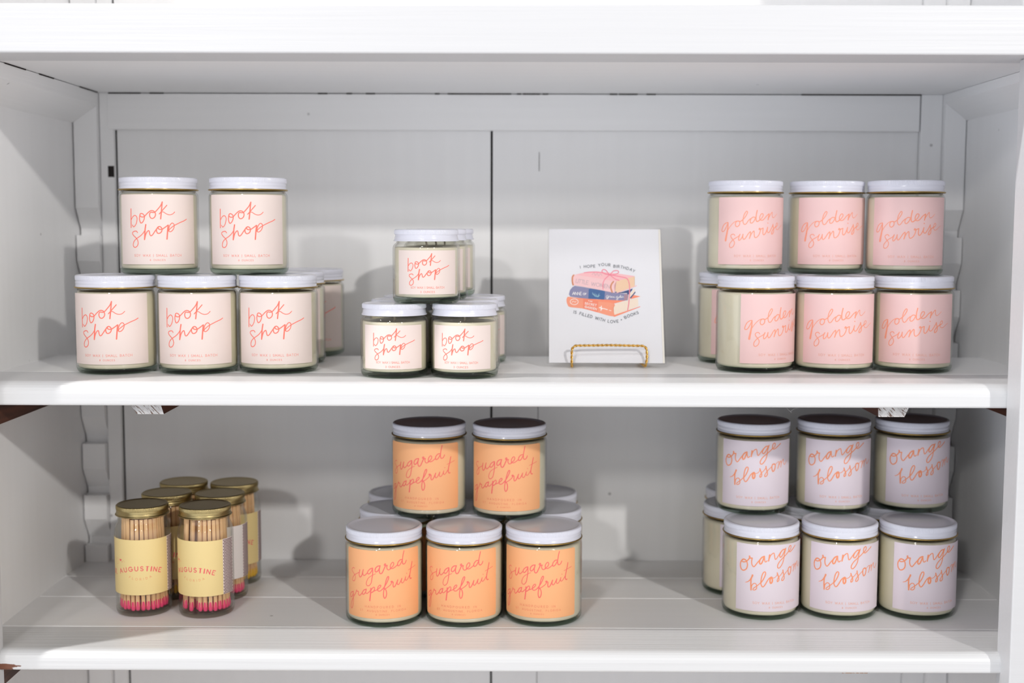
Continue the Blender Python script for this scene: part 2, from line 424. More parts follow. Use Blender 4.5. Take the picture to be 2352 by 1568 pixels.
# thin sans capitals as pen strokes: width, strokes (cap height 1)
GL = {
 'A': (.86, [[(0, 0), (.43, 1), (.86, 0)], [(.15, .34), (.71, .34)]]),
 'B': (.66, [[(0, 0), (0, 1)] + arc(.36, .77, .24, .23, 90, -90, 6) + [(0, .54)], [(.36, .54)] + arc(.38, .27, .28, .27, 90, -90, 6) + [(0, 0)]]),
 'C': (.84, [arc(.48, .5, .48, .5, 45, 315, 12)]),
 'D': (.76, [[(0, 0), (0, 1), (.28, 1)] + arc(.28, .5, .48, .5, 90, -90, 10) + [(0, 0)]]),
 'E': (.58, [[(.58, 1), (0, 1), (0, 0), (.58, 0)], [(0, .5), (.5, .5)]]),
 'F': (.56, [[(.56, 1), (0, 1), (0, 0)], [(0, .5), (.48, .5)]]),
 'G': (.92, [arc(.48, .5, .48, .5, 45, 340, 12) + [(.93, .45), (.55, .45)]]),
 'H': (.74, [[(0, 0), (0, 1)], [(.74, 0), (.74, 1)], [(0, .5), (.74, .5)]]),
 'I': (.06, [[(.03, 0), (.03, 1)]]),
 'K': (.68, [[(0, 0), (0, 1)], [(.64, 1), (0, .42)], [(.2, .58), (.68, 0)]]),
 'L': (.54, [[(0, 1), (0, 0), (.54, 0)]]),
 'M': (.92, [[(0, 0), (.08, 1), (.46, .2), (.84, 1), (.92, 0)]]),
 'N': (.76, [[(0, 0), (0, 1), (.76, 0), (.76, 1)]]),
 'O': (1.0, [arc(.5, .5, .5, .5, 90, 450, 16)]),
 'P': (.62, [[(0, 0), (0, 1)] + arc(.34, .74, .27, .26, 90, -90, 7) + [(0, .48)]]),
 'R': (.66, [[(0, 0), (0, 1)] + arc(.34, .74, .27, .26, 90, -90, 7) + [(0, .48)], [(.3, .48), (.66, 0)]]),
 'S': (.62, [arc(.31, .75, .27, .25, 30, 270, 9) + arc(.31, .25, .3, .25, 90, -150, 9)]),
 'T': (.68, [[(0, 1), (.68, 1)], [(.34, 1), (.34, 0)]]),
 'U': (.72, [[(0, 1), (0, .36)] + arc(.36, .36, .36, .36, 180, 360, 9) + [(.72, 1)]]),
 'V': (.82, [[(0, 1), (.41, 0), (.82, 1)]]),
 'W': (1.14, [[(0, 1), (.27, 0), (.57, .9), (.87, 0), (1.14, 1)]]),
 'X': (.74, [[(0, 0), (.74, 1)], [(0, 1), (.74, 0)]]),
 'Y': (.74, [[(0, 1), (.37, .48), (.74, 1)], [(.37, .48), (.37, 0)]]),
 '3': (.56, [arc(.27, .75, .25, .25, 150, -90, 8) + arc(.27, .25, .29, .25, 90, -150, 8)]),
 '8': (.58, [arc(.29, .75, .23, .25, 270, -90, 12), arc(.29, .25, .29, .25, 90, 450, 12)]),
 '|': (.04, [[(.02, -.1), (.02, 1.05)]]), '.': (.06, [[(.03, 0), (.03, .04)]]), ',': (.08, [[(.06, .04), (.0, -.16)]]),
 '+': (.4, [[(0, .45), (.4, .45)], [(.2, .25), (.2, .65)]]), ' ': (.5, []),
}
def set_line(txt, cap, width, pen, path=None, bold=None, serif=False):
    """letters of one line spread over 'width', centred on 0 and standing on v=0; path(u)->(u',v',angle) bends it"""
    tot = sum(GL[c][0] for c in txt) * cap
    gap = (width - tot) / max(1, len(txt) - 1)
    vs = []; fs = []
    u = -width / 2
    for c in txt:
        w, st = GL[c]
        uc = u + w * cap / 2
        for s in st:
            P = [((x - w / 2) * cap, y * cap) for x, y in s]
            pw = pen
            if bold:
                d = (P[1][0] - P[0][0], P[1][1] - P[0][1])
                if len(P) == 2 and abs(d[0]) < abs(d[1]) * .2: pw = bold
                elif len(P) > 2: pw = (pen + bold) / 2
            if path:
                px, py, an = path(uc)
                ca, sa = math.cos(an), math.sin(an)
                P = [(px + x * ca - y * sa, py + x * sa + y * ca) for x, y in P]
            else:
                P = [(uc + x, y) for x, y in P]
            runs = [[P[0]]]                                     # break the pen line at sharp corners
            for i in range(1, len(P)):
                runs[-1].append(P[i])
                if i < len(P) - 1:
                    d0 = math.atan2(P[i][1] - P[i - 1][1], P[i][0] - P[i - 1][0]); d1 = math.atan2(P[i + 1][1] - P[i][1], P[i + 1][0] - P[i][0])
                    if abs((d1 - d0 + PI) % (2 * PI) - PI) > R_(50): runs.append([P[i]])
            for Q in runs:
                a, b = ribbon(Q, pw, pw, 3)
                k = len(vs); vs += a; fs += [tuple(k + i for i in f) for f in b]
        u += w * cap + gap
    return vs, fs

def label_mesh(name, R, half, v0, v1, mats, prints, corner=0.0, n=64, thick=.00022):
    """curved paper patch wrapped on a jar of radius R (mm in, metres out); prints = [(verts2d, faces, slot)]"""
    mb = MB(); Ro = R / 1000 + thick; Ri = R / 1000 + .00002
    def pos(th, v, r): return (r * math.sin(th), -r * math.cos(th), v / 1000)
    a = R_(half)
    outl = []                                                   # columns with rounded corners
    ths = [-a + 2 * a * i / n for i in range(n + 1)]
    if corner:
        ex = [corner / R * (1 - math.cos(R_(t))) for t in (0, 22, 45, 67, 90)]
        ths = sorted(set([-a + e for e in ex] + [a - e for e in ex] + [t for t in ths if abs(t) < a - ex[-1]]))
    for t in ths:
        d = min(t + a, a - t) * R
        c = 0 if (not corner or d >= corner) else corner - math.sqrt(max(0, corner ** 2 - (corner - d) ** 2))
        outl.append((t, v0 + c, v1 - c))
    vs = []; fs = []
    for t, b, u in outl: vs += [pos(t, b, Ro), pos(t, u, Ro), pos(t, b, Ri), pos(t, u, Ri)]
    front = []; back = []; rim = []
    for i in range(len(outl) - 1):
        k = 4 * i; l = k + 4
        front.append((k, l, l + 1, k + 1)); back.append((k + 3, l + 3, l + 2, k + 2))
        rim += [(k + 1, l + 1, l + 3, k + 3), (k + 2, l + 2, l, k)]
    e = 4 * (len(outl) - 1)
    rim += [(0, 1, 3, 2), (e + 1, e, e + 2, e + 3)]
    for grp, sm in ((front, True), (back, True), (rim, False)):
        use = sorted(set(i for f in grp for i in f)); ix = {v: i for i, v in enumerate(use)}
        mb.add([vs[i] for i in use], [tuple(ix[i] for i in f) for f in grp], 0, sm)
    lift = 0
    for p, f, slot in prints:
        lift += 1
        r = Ro + .00006 + .000004 * (lift % 12)
        mb.add([pos(x / R, y, r) for x, y in p], f, slot, True)
    me = mb.mesh(name, mats)
    return me

def shift(vf, du, dv): return ([(x + du, y + dv) for x, y in vf[0]], vf[1])

def script_prints(key, sx=1.0, sz=1.0, zmap=None, ks=1.0):
    out = []
    for w0, w1, P in parse(LETTERING[key]):
        Q = [(x * sx, zmap(y) if zmap else y) for x, y in P]
        a, b = ribbon(spline(Q, .7), w0 * ks, w1 * ks)
        out.append((a, b, 1))
    return out

def small_print(key):
    o = []
    if key == 'sugar':
        o.append(shift(set_line('HANDPOURED IN', 1.95, 34, .3), 0, 19.6))
        o.append(shift(set_line('ST. AUGUSTINE, FLORIDA', 1.75, 45, .27), 0, 15.8))
        o.append(shift(set_line('8 OUNCES', 1.25, 12.6, .22), 0, 12.7))
    else:
        o.append(shift(set_line('SOY WAX | SMALL BATCH', 2.05, 44.5, .32), 0, 16.7))
        o.append(shift(set_line('8 OUNCES', 1.5, 13.8, .26), 0, 12.8))
    return [(a, b, 2) for a, b in o]

# ------------------------------------------------------------------ jars
LIFT = .00012
LARGE_H = .0905 + LIFT; SMALL_H = .0666 + LIFT
def knurled_lid(rk, z_top, z_bot_knurl, teeth, amp, upper, lower, seg_mul=4, lined=3):
    """upper: profile from centre to knurl top; lower: profile below the knurl"""
    seg = teeth * seg_mul; mb = MB()
    rows = [(r, z, False) for r, z in upper] + [(rk, z_top, True), (rk, z_top - (z_top - z_bot_knurl) * .5, True), (rk, z_bot_knurl, True)] + [(r, z, False) for r, z in lower]
    n = len(rows); vs = []; fs = []; ms = []
    for i in range(seg):
        a = 2 * PI * i / seg; c, s = math.cos(a), math.sin(a)
        for r, z, kn in rows:
            q = r + (amp if i % seg_mul < 2 else -amp) if kn else r
            vs.append((q * c / 1000, q * s / 1000, z / 1000))
    for i in range(seg):
        j = (i + 1) % seg
        for k in range(n - 1):
            fs.append((i * n + k + 1, j * n + k + 1, j * n + k, i * n + k)); ms.append(1 if k >= n - lined else 0)
    mb.add(vs, fs, ms, True)
    return mb

def torus(mb, R, r, z, seg=96, sides=10, mat=0):
    vs = []; fs = []
    for i in range(seg):
        a = 2 * PI * i / seg
        for k in range(sides):
            b = 2 * PI * k / sides
            q = R + r * math.cos(b)
            vs.append((q * math.cos(a) / 1000, q * math.sin(a) / 1000, (z + r * math.sin(b)) / 1000))
    for i in range(seg):
        for k in range(sides):
            j, l = (i + 1) % seg, (k + 1) % sides
            fs.append((i * sides + k, j * sides + k, j * sides + l, i * sides + l))
    mb.add(vs, fs, mat, True)

def lathe_mm(prof, seg=72, mat=0):
    mb = MB(); mb.lathe([(p[0] / 1000, p[1] / 1000) + tuple(p[2:]) for p in prof], seg, mat)
    return mb

def build_large(key, label):
    t = thing('candle', label, 'candle')
    # thick-walled straight jar: outer skin, then inner skin (1 = green base glass)
    prof = [(0, 1.0, 1), (30.5, 1.0, 1), (32.6, 0, 1), (34.2, .35, 1), (35.7, 1.6, 1), (36.6, 3.3, 1), (37, 5.2), (37, 72.4), (36.6, 74.6), (35.5, 76.4), (34.3, 77.5), (33.7, 78.8), (33.7, 86.5),
            (32.4, 86.5), (32.4, 78.4), (33.9, 76.3), (35.2, 74.2), (35.7, 72), (35.7, 8), (35.2, 5.4, 1), (33.6, 4.4, 1), (28, 4.1, 1), (0, 4.0, 1)]
    lathe_mm(prof, 96).obj('jar', [M['glass'], M['glass_base']], t)
    wx = lathe_mm([(0, 4.15), (28, 4.25), (33.4, 4.55), (35.0, 5.5), (35.55, 8), (35.55, 72.0), (35.2, 73.6), (34.3, 74.9), (31.5, 75.3), (26, 74.5), (0, 74.1)], 96).obj('wax', M['wax'], t)
    w = MB(); w.tube([(0, 0, .0736), (.0003, 0, .0745), (-.0003, .0002, .0756)], .0008, 8); w.obj('wick', M['wick'], wx)
    ld = knurled_lid(36.0, 89.3, 86.0, 168, .22,
                     [(0, 90.3), (8, 90.26), (16, 90.12), (24, 89.86), (29.5, 89.62), (32.2, 89.7), (33.4, 90.3), (34.5, 90.5), (35.3, 90.3), (35.8, 89.8)],
                     [(35.75, 85.5), (35.65, 85.1), (35.95, 84.4), (36.0, 82.5), (35.7, 82.1), (35.7, 81.9), (36.0, 81.5), (36.05, 80.2), (36.3, 79.7), (36.2, 79.3), (35.0, 79.3), (35.0, 88.8), (0, 88.8)])
    lid = ld.obj('lid', [M['lid'], M['liner']], t)
    rm = MB(); torus(rm, 36.65, .68, 79.05); r = rm.obj('rim', M['gold'], lid); r['label'] = 'rolled gold rim under the lid'
    me = label_mesh('label', 37, 61.5, 9.4, 74.1, [M['lab_' + key], M['ink_' + key], M['fine_' + key]], script_prints({'book': 'book', 'gold': 'golden', 'sugar': 'sugar', 'orange': 'orange'}[key]) + small_print(key), corner=2.2 if key == 'sugar' else 0)
    link('label', me, t)
    return t

def build_small(label):
    t = thing('candle', label, 'candle')
    prof = [(0, 1.0, 1), (25.5, 1.0, 1), (27.6, 0, 1), (29.2, .6, 1), (30.3, 2.4, 1), (30.8, 4.8), (30.8, 49.3), (30.4, 51.4), (29.2, 53.2), (27.7, 54.4), (27.2, 55.4), (27.2, 62.5),
            (26.1, 62.5), (26.1, 55), (26.8, 53.6), (28.4, 52.2), (29.1, 50.4), (29.2, 48.5), (29.2, 8), (28.6, 5.9, 1), (26, 5.1, 1), (0, 5.0, 1)]
    lathe_mm(prof, 80).obj('jar', [M['glass'], M['glass_base']], t)
    wx = lathe_mm([(0, 5.15), (26, 5.3), (28.4, 6.1), (29.05, 8.2), (29.05, 49.6), (28.2, 50.5), (24, 49.9), (0, 49.6)], 80).obj('wax', M['wax'], t)
    w = MB(); w.tube([(0, 0, .0494), (.0004, 0, .0525), (-.0008, .0004, .0565)], .0009, 8, 0); w.tube([(-.0007, .0003, .0558), (-.0009, .0004, .0575)], .00095, 8, 1)
    w.obj('wick', [M['wick'], M['wicktip']], wx)
    knurled_lid(29.1, 65.4, 62.5, 132, .22,
                [(0, 66.2), (8, 66.15), (16, 66.0), (23.5, 65.7), (25.6, 65.85), (26.6, 66.45), (27.8, 66.6), (28.5, 66.4), (28.95, 65.9)],
                [(28.9, 61.9), (28.35, 61.3), (28.3, 60.9), (28.7, 60.2), (28.9, 58.8), (29.2, 57.6), (29.8, 56.7), (30.0, 56.2), (29.7, 55.9), (28.4, 56.2), (28.2, 64.8), (0, 64.8)]).obj('lid', [M['lid'], M['lid']], t)
    pr = script_prints('book', .715, 1, lambda y: 13.9 + (y - 24.6) * .675 + 2.5, .82)
    pr += [shift(set_line('SOY WAX | SMALL BATCH', 1.8, 31, .28), 0, 13.9) + (2,), shift(set_line('3 OUNCES', 1.65, 13, .27), 0, 10.1) + (2,)]
    link('label', label_mesh('label', 30.8, 55, 8.6, 48, [M['lab_book'], M['ink_book'], M['fine_book']], pr), t)
    return t

# positions: (x, y, level z, label facing in degrees)
SZ = -.2378
BOOK = [
 ('large blush label candle at the far left end of the upper shelf, bottom row', -.3762, -.0136, 0, 3),
 ('large blush label candle, middle one of the bottom three at left', -.3001, -.0116, 0, 5.3),
 ('large blush label candle, right one of the bottom three at left', -.2256, -.0057, 0, 3.8),
 ('large blush label candle stacked on top, left one of the upper two at left', -.3424, .0159, LARGE_H, 12.3),
 ('large blush label candle stacked on top, right one of the upper two at left', -.2566, .0151, LARGE_H, 7),
 ('large candle showing a narrow strip just behind the right bottom blush candle', -.2299, .0695, 0, 6),
 ('shaded large candle with pinkish label, rearmost of the large blush jars', -.2212, .1455, 0, 11)]
GOLD = [
 ('large pink label candle turned to show bare wax, left of the lower front row', .2280, .0127, 0, 29.6),
 ('large pink label candle, middle of the lower front row at the right', .3029, .0100, 0, -.7),
 ('large pink label candle at the right end of the lower front row', .3796, .0147, 0, -9.9),
 ('large pink label candle stacked on top, left one of the upper three', .2254, .0632, LARGE_H, 9),
 ('large pink label candle stacked on top, middle one of the upper three', .3074, .0691, LARGE_H, 2.7),
 ('large pink label candle stacked on top at the far right of the upper shelf', .3783, .0451, LARGE_H, -5.5),
 ('pink label candle half hidden behind the left front pink candle', .2213, .0885, 0, 14),
 ('pink label candle hidden behind the middle front pink candle', .3000, .0865, 0, 4)]
SUGAR = [
 ('orange label candle at the left end of the front row on the lower shelf', -.1266, -.0099, 0, 3),
 ('orange label candle in the middle of the front row of three', -.0502, -.0092, 0, -5.8),
 ('orange label candle at the right end of the front row of three', .0258, -.0063, 0, -10),
 ('orange label candle stacked on top, left one with a dark brown looking lid', -.0869, .0445, LARGE_H, -9),
 ('orange label candle stacked on top, right one of the two', -.0073, .0407, LARGE_H, -8.2),
 ('candle with only its white lid showing, second row behind the left orange candle', -.1228, .0660, 0, 0),
 ('candle whose lid shows between the two stacked orange candles', -.0475, .0670, 0, 0),
 ('candle with only its lid edge showing, second row right of the orange group', .0297, .0690, 0, 0),
 ('rearmost candle at the back left of the orange group, lid edge showing', -.1223, .1415, 0, 0),
 ('rearmost candle at the back right of the orange group, lid edge showing', .0285, .1445, 0, 0)]
ORANGE = [
 ('pale lilac label candle at the left end of the lower front row, right group', .2388, .0161, 0, 13),
 ('pale lilac label candle in the middle of the lower front row, right group', .3151, .0161, 0, 2.6),
 ('pale lilac label candle at the right end of the lower front row', .3918, .0174, 0, 9.3),
 ('pale lilac label candle stacked on top, left one of three', .2388, .0666, LARGE_H, -.8),
 ('pale lilac label candle stacked on top, middle one of three', .3209, .0714, LARGE_H, 1.7),
 ('pale lilac label candle stacked on top, right one below the whitewashed batten', .4020, .0780, LARGE_H, 5),
 ('candle with bare wax side standing behind the left front lilac candle', .2302, .0915, 0, 22),
 ('candle whose lid peeks out between the left and middle lilac stacks', .3080, .0925, 0, 5),
 ('candle whose lid peeks out between the middle and right lilac stacks', .3850, .0935, 0, 5),
 ('rearmost lilac group candle, only a dark lid edge showing at back left', .2437, .1675, 0, 10)]
SMALL = [
 ('small jar candle with blush label, left one of the front bottom pair', -.1126, -.0429, 0, 2.2),
 ('small jar candle with blush label, right one of the front bottom pair', -.0482, -.0440, 0, -4.2),
 ('small jar candle with blush label stacked on top of the front pair', -.0835, -.0361, SMALL_H, 5.8),
 ('small candle in the second row behind the left front small candle', -.1112, .0195, 0, 4),
 ('small candle in the second row behind the right front small candle', -.0474, .0185, 0, 2),
 ('small candle stacked on top, second in the line of three', -.0787, .0260, SMALL_H, 4),
 ('small candle at the very back left under the rear stacked jar', -.1056, .0815, 0, 4),
 ('small candle at the very back right with shaded pink label edge showing', -.0417, .0805, 0, 14),
 ('small candle stacked on top, rearmost in the line of three', -.0739, .0880, SMALL_H, 4)]
for build, rows, base, grp, key in ((build_large, BOOK, 0, 'large blush label candles', 'book'), (build_large, GOLD, 0, 'pink label candles', 'gold'),
                                    (build_large, SUGAR, SZ, 'orange label candles', 'sugar'), (build_large, ORANGE, SZ, 'lilac label candles', 'orange'),
                                    (None, SMALL, 0, 'small blush label candles', None)):
    proto = None
    for (lab, x, y, z, rot) in rows:
        if proto is None:
            proto = build_small(lab) if build is None else build(key, lab)
            proto.location = (x, y, base + z + LIFT); proto.rotation_euler = (0, 0, R_(rot)); proto['group'] = grp
        else:
            dup(proto, (x, y, base + z + LIFT), R_(rot), lab, grp)

# ------------------------------------------------------------------ match jars
MR = 26.45
def wrapper_prints():
    o = []
    def bow(R0, up):
        def p(u):
            a = u / R0
            return (R0 * math.sin(a), up * (R0 * math.cos(a) - R0), -up * a)
        return p
    o.append(shift(set_line('AUGUSTINE', 4.1, 41.5, .48, bow(58, 1), bold=1.1), 5.4, 45.9) + (1,))
    o.append(shift(set_line('ST.', 4.1, 7.5, .42, None, bold=1.1), -24.6, 40.6) + (1,))
    o.append(shift(set_line('FLORIDA', 2.0, 22, .34, bow(26, -1)), 6.0, 36.6) + (2,))
    o.append(ribbon(arc(-19.6, 53.6, 2.6, 2.9, 0, 360, 20), .22, .22) + (2,))             # round fruit outline
    hv = [(x - 11, y) for x, y in ((-3.6, 54.0), (-4.9, 55.3), (-4.6, 56.2), (-3.9, 56.3), (-3.4, 55.7), (-2.8, 56.2), (-2.1, 55.9), (-2.1, 55.2))]
    o.append((hv, [tuple(range(8))[::-1]], 1))                                            # little heart
    for (x, y, r, s) in ((-12.4, 53.8, .45, 1), (-10.4, 55.0, .35, 2), (-9.6, 54.0, .3, 2)):
        o.append(([(x + r * math.cos(t * PI / 4), y + r * math.sin(t * PI / 4)) for t in range(8)], [tuple(range(8))], s))
    return o
def hexes(w, v0, v1, pitch=1.75, r=.72):
    vs = []; fs = []; row = 0; v = v0 + .9
    while v < v1 - .6:
        u = -w / 2 + .9 + (pitch / 2 if row % 2 else 0)
        while u < w / 2 - .6:
            b = len(vs); vs += [(u + r * math.cos(PI / 3 * k + PI / 6), v + r * math.sin(PI / 3 * k + PI / 6)) for k in range(6)]; fs.append(tuple(b + k for k in range(6)))
            u += pitch
        v += pitch * .866; row += 1
    return vs, fs
def build_match_jar(label):
    t = thing('match_jar', label, 'jar of matches')
    prof = [(0, 1.2, 1), (21.5, 1.2, 1), (23.6, 0, 1), (25.2, .7, 1), (26.1, 2.6, 1), (MR, 5.2), (MR, 79.5), (26.1, 83), (25.0, 86.6), (23.7, 89.2), (23.1, 91), (23.1, 103),
            (22.0, 103), (22.0, 90.8), (22.7, 88.8), (24.0, 86), (24.9, 82.6), (25.2, 79.5), (25.2, 7), (24.4, 5.2, 1), (22, 4.6, 1), (0, 4.5, 1)]
    lathe_mm(prof, 80).obj('jar', [M['glass'], M['glass_thin_base']], t)
    knurled_lid(24.45, 104.9, 101.8, 112, .22,
                [(0, 105.2), (19, 105.2), (22, 105.3), (23.2, 105.8), (23.9, 105.6), (24.3, 105.2)],
                [(24.2, 101.4), (24.4, 100.8), (24.45, 99.6), (24.1, 99.2), (24.5, 98.8), (24.6, 98.0), (24.2, 97.6), (24.7, 97.1), (25.4, 96.7), (25.5, 96.2), (25.0, 95.9), (24.0, 96.2), (23.6, 104), (0, 104)]).obj('lid', [M['goldlid'], M['goldlid']], t)
    link('label', label_mesh('label', MR, 75.5, 22, 75.6, [M['lab_yellow'], M['ink_red'], M['ink_peach']], wrapper_prints()), t)
    s = link('striker', label_mesh('striker', MR, 15.8, 22, 75.6, [M['strike_bg'], M['strike_dot']], [hexes(14.4, 22, 75.6) + (1,)]), t)
    s['label'] = 'maroon honeycomb striking strip'
    s.rotation_euler = (0, 0, R_(75.5 + 16.2))
    return t
# label centre so that its right edge meets the measured angle
MJ = [('gold lidded jar of pink tipped matches, front left of the six', -.3634, .0097, 71.4 - 75.5, 'pink'),
      ('gold lidded jar of pink tipped matches, front right of the six', -.3014, .0057, 49.7 - 75.5, 'pink'),
      ('gold lidded match jar in the middle row at left, mostly hidden', -.3540, .0625, -8, 'yel'),
      ('gold lidded jar with a white label and pink tipped matches, middle row at right', -.2995, .0600, -9.5, 'pink'),
      ('gold lidded match jar at the back left, only its lid showing', -.3508, .1170, -6, 'yel'),
      ('gold lidded jar of yellow tipped matches at the back right', -.2972, .1152, -2, 'yel')]
white_label = None
mjars = []
for i, (lab, x, y, rot, hd) in enumerate(MJ):
    if i == 0:
        j = build_match_jar(lab); j.location = (x, y, SZ + LIFT); j.rotation_euler = (0, 0, R_(rot)); j['group'] = 'gold lidded jars of matches'; mj0 = j
    else:
        j = dup(mj0, (x, y, SZ + LIFT), R_(rot), lab)
    if i == 3:
        for c in j.children:
            if c.name.startswith('label'):
                c.data = label_mesh('label', MR, 75.5, 22, 75.6, [M['lab_white']], []); c['label'] = 'plain white side of the wrapper'
    mjars.append(j)

def match_proto(hd, lab, grp):
    t = thing('match', lab, 'match', group=grp)
    b = MB(); b.box(-.00155, .00155, -.00155, .00155, .004, .0885); b.obj('stick', M['stick'], t)
    h = lathe_mm([(0, -.1), (1.0, .1), (1.75, .7), (2.15, 1.9), (2.15, 4.0), (2.05, 6.0), (1.9, 7.8), (1.7, 9.0), (0, 9.2)], 12).obj('head', M[hd], t)
    h['label'] = {'pink': 'hot pink match head', 'yel': 'yellow match head'}[hd]
    return t
PLACE = ['front left gold lidded jar', 'front right gold lidded jar', 'middle left gold lidded jar', 'white labelled gold lidded jar, middle right', 'back left gold lidded jar', 'back right gold lidded jar']
protos = {}
rnd = random.Random(4)
for i, (lab, x, y, rot, hd) in enumerate(MJ):
    ml = ('pink' if hd == 'pink' else 'yellow') + ' tipped match standing head down in the ' + PLACE[i]
    grp = 'matches in the ' + PLACE[i]
    rings = [(20.8, 27, 3.9), (13.6, 13, 4.5)] if i < 2 else [(20.8, 26, 4.0)]
    for (rb, n, _) in rings:
        ph = rnd.random()
        k = 0
        while k < n:
            if i == 1 and rb > 20 and rnd.random() < .16:
                k += 1; continue
            a = 2 * PI * (k + ph + rnd.uniform(-.03, .03)) / n
            a2 = a + rnd.uniform(-.025, .025) + (.05 if i == 1 else -.03)
            rt = (17.6 if rb > 20 else 10.6) + rnd.uniform(-.5, .5)
            p0 = Vector((x + rb / 1000 * math.cos(a), y + rb / 1000 * math.sin(a), SZ + .0050 + rnd.uniform(0, .0012)))
            p1 = Vector((x + rt / 1000 * math.cos(a2), y + rt / 1000 * math.sin(a2), SZ + .0935))
            q = (p1 - p0).to_track_quat('Z', 'Y')
            if hd not in protos:
                o = protos[hd] = match_proto(hd, ml, grp)
            else:
                o = dup(protos[hd], (0, 0, 0), 0, ml, grp)
            o.location = p0
            o.rotation_euler = q.to_euler()
            k += 1

# ------------------------------------------------------------------ greeting card on its wire easel
CW, CH = 110.0, 143.0
card = thing('greeting_card', 'white birthday card with a drawn stack of books, standing on the gold easel', 'greeting card', (.0858, .0185, .0052))
card.rotation_euler = (R_(-26), 0, R_(-.8))
def cpos(px, py, lift=0.0):
    f = (py - 105) / 1350.0
    xl = 92 - 12 * f; xr = 1172 + 73 * f
    s = (px - xl) / (xr - xl)
    base = 1450 + 15 * s; top = 105 + 5 * s
    t = (base - py) / (base - top)
    return ((s - .5) * CW / 1000, -lift, t * CH / 1000)
cm = MB()
cm.box(-CW / 2000, CW / 2000, 0, .0006, 0, CH / 1000, 0, .0002, 1)
CMATS = ['card', 'c_coral', 'c_deep', 'c_coral_top', 'c_page', 'c_page2', 'c_slate', 'c_blue', 'c_navy', 'c_pink', 'c_pink2', 'c_brown', 'c_rib', 'c_text', 'c_white', 'c_grey', 'c_leaf']
CI = {k: i for i, k in enumerate(CMATS)}
lay = [0.00004]
def cpoly(key, pts, smooth=False):
    lay[0] += .000006
    if smooth: pts = spline(pts + [pts[0]], 12)[:-1]
    bm = bmesh.new()
    vs = [bm.verts.new(cpos(x, y, lay[0])) for x, y in pts]
    f = bm.faces.new(vs); bmesh.ops.triangulate(bm, faces=[f])
    cm.frombm(bm, CI[key]); bm.free()
def cstroke(key, pts, w, w1=None, sm=True):
    lay[0] += .000006
    P = spline(pts, 8) if sm else pts
    a, b = ribbon(P, w, w1 or w)
    cm.add([cpos(x, y, lay[0]) for x, y in a], b, CI[key], False)
def ctext(key, txt, base, cap, pen):
    """letters spread along the polyline 'base' (image y down)"""
    lay[0] += .000006
    seg = [math.hypot(base[i + 1][0] - base[i][0], base[i + 1][1] - base[i][1]) for i in range(len(base) - 1)]
    tot = sum(seg)
    def path(u):
        d = u + tot / 2
        for i, l in enumerate(seg):
            if d <= l or i == len(seg) - 1:
                a, b = base[i], base[i + 1]
                t = d / l
                return (a[0] + (b[0] - a[0]) * t, -(a[1] + (b[1] - a[1]) * t), -math.atan2(b[1] - a[1], b[0] - a[0]))
            d -= l
    vs, fs = set_line(txt, cap, tot, pen, path)
    cm.add([cpos(x, -y, lay[0]) for x, y in vs], fs, CI[key], False)
# bottom book
cpoly('c_coral_top', [(285, 806), (600, 832), (940, 788), (1008, 803), (742, 874), (440, 840)])
cpoly('c_page', [(742, 886), (780, 868), (982, 818), (987, 900), (745, 988), (736, 935)])
cpoly('c_coral', [(262, 826), (272, 806), (292, 803), (440, 828), (590, 850), (742, 874), (733, 930), (736, 1000), (580, 962), (440, 924), (300, 906), (276, 888), (264, 856)], True)
cpoly('c_deep', [(430, 826), (582, 848), (578, 960), (430, 921)])
cpoly('c_coral_top', [(736, 990), (1006, 902), (1006, 909), (748, 1006), (734, 1001)])
cstroke('c_white', arc(340, 853, 40, 29, 0, 360, 24), 5)
cstroke('c_white', [(318, 858), (332, 846), (346, 858), (360, 848)], 4)
ctext('c_white', 'SECRET', [(446, 878), (562, 900)], 20, 4); ctext('c_white', 'GARDEN', [(446, 912), (564, 938)], 20, 4); ctext('c_white', 'THE', [(482, 850), (520, 856)], 10, 3)
cstroke('c_white', [(592, 914), (640, 924), (676, 934)], 7); cstroke('c_white', [(614, 898), (610, 942)], 8); cstroke('c_white', [(600, 908), (622, 930)], 6)
cstroke('c_white', [(694, 940), (712, 945)], 5)
# middle book
cpoly('c_page', [(880, 800), (946, 724), (952, 768), (902, 836), (878, 842)])
cpoly('c_navy', [(640, 742), (780, 768), (870, 742), (928, 722), (922, 740), (880, 790), (870, 768)])
cpoly('c_navy', [(908, 826), (957, 764), (953, 752), (900, 816)])
cpoly('c_slate', [(287, 778), (298, 736), (322, 706), (345, 693), (420, 704), (650, 744), (800, 770), (868, 776), (886, 792), (878, 842), (800, 842), (640, 832), (480, 824), (390, 814), (300, 800)])
cpoly('c_blue', [(486, 730), (500, 722), (636, 742), (650, 752), (642, 833), (482, 823)])
for xx in (850, 862, 873): cstroke('c_brown', [(xx, 778), (xx - 4, 838)], 4, sm=False)
ctext('c_white', 'ANNE', [(322, 783), (414, 786)], 29, 5); ctext('c_white', 'OF', [(428, 784), (462, 786)], 19, 4)
cstroke('c_leaf', [(524, 762), (545, 795), (572, 803), (598, 790)], 5)
for a, b in (((538, 784), (524, 776)), ((552, 798), (548, 770)), ((566, 802), (566, 778)), ((580, 800), (592, 772)), ((572, 803), (588, 806))): cstroke('c_leaf', [a, b], 9, 4, sm=False)
cstroke('c_white', [(676, 790), (662, 800), (666, 815), (680, 806), (684, 790), (680, 824), (664, 826), (690, 808), (698, 796), (706, 800), (702, 812), (718, 806), (722, 798), (716, 810), (736, 808), (740, 798), (736, 812), (750, 812)], 4)
cstroke('c_white', [(776, 800), (762, 806), (768, 818), (780, 806), (778, 836), (764, 834), (790, 812), (800, 802), (798, 816), (808, 786), (806, 814), (818, 808), (822, 796), (818, 816), (832, 804), (838, 812)], 4)
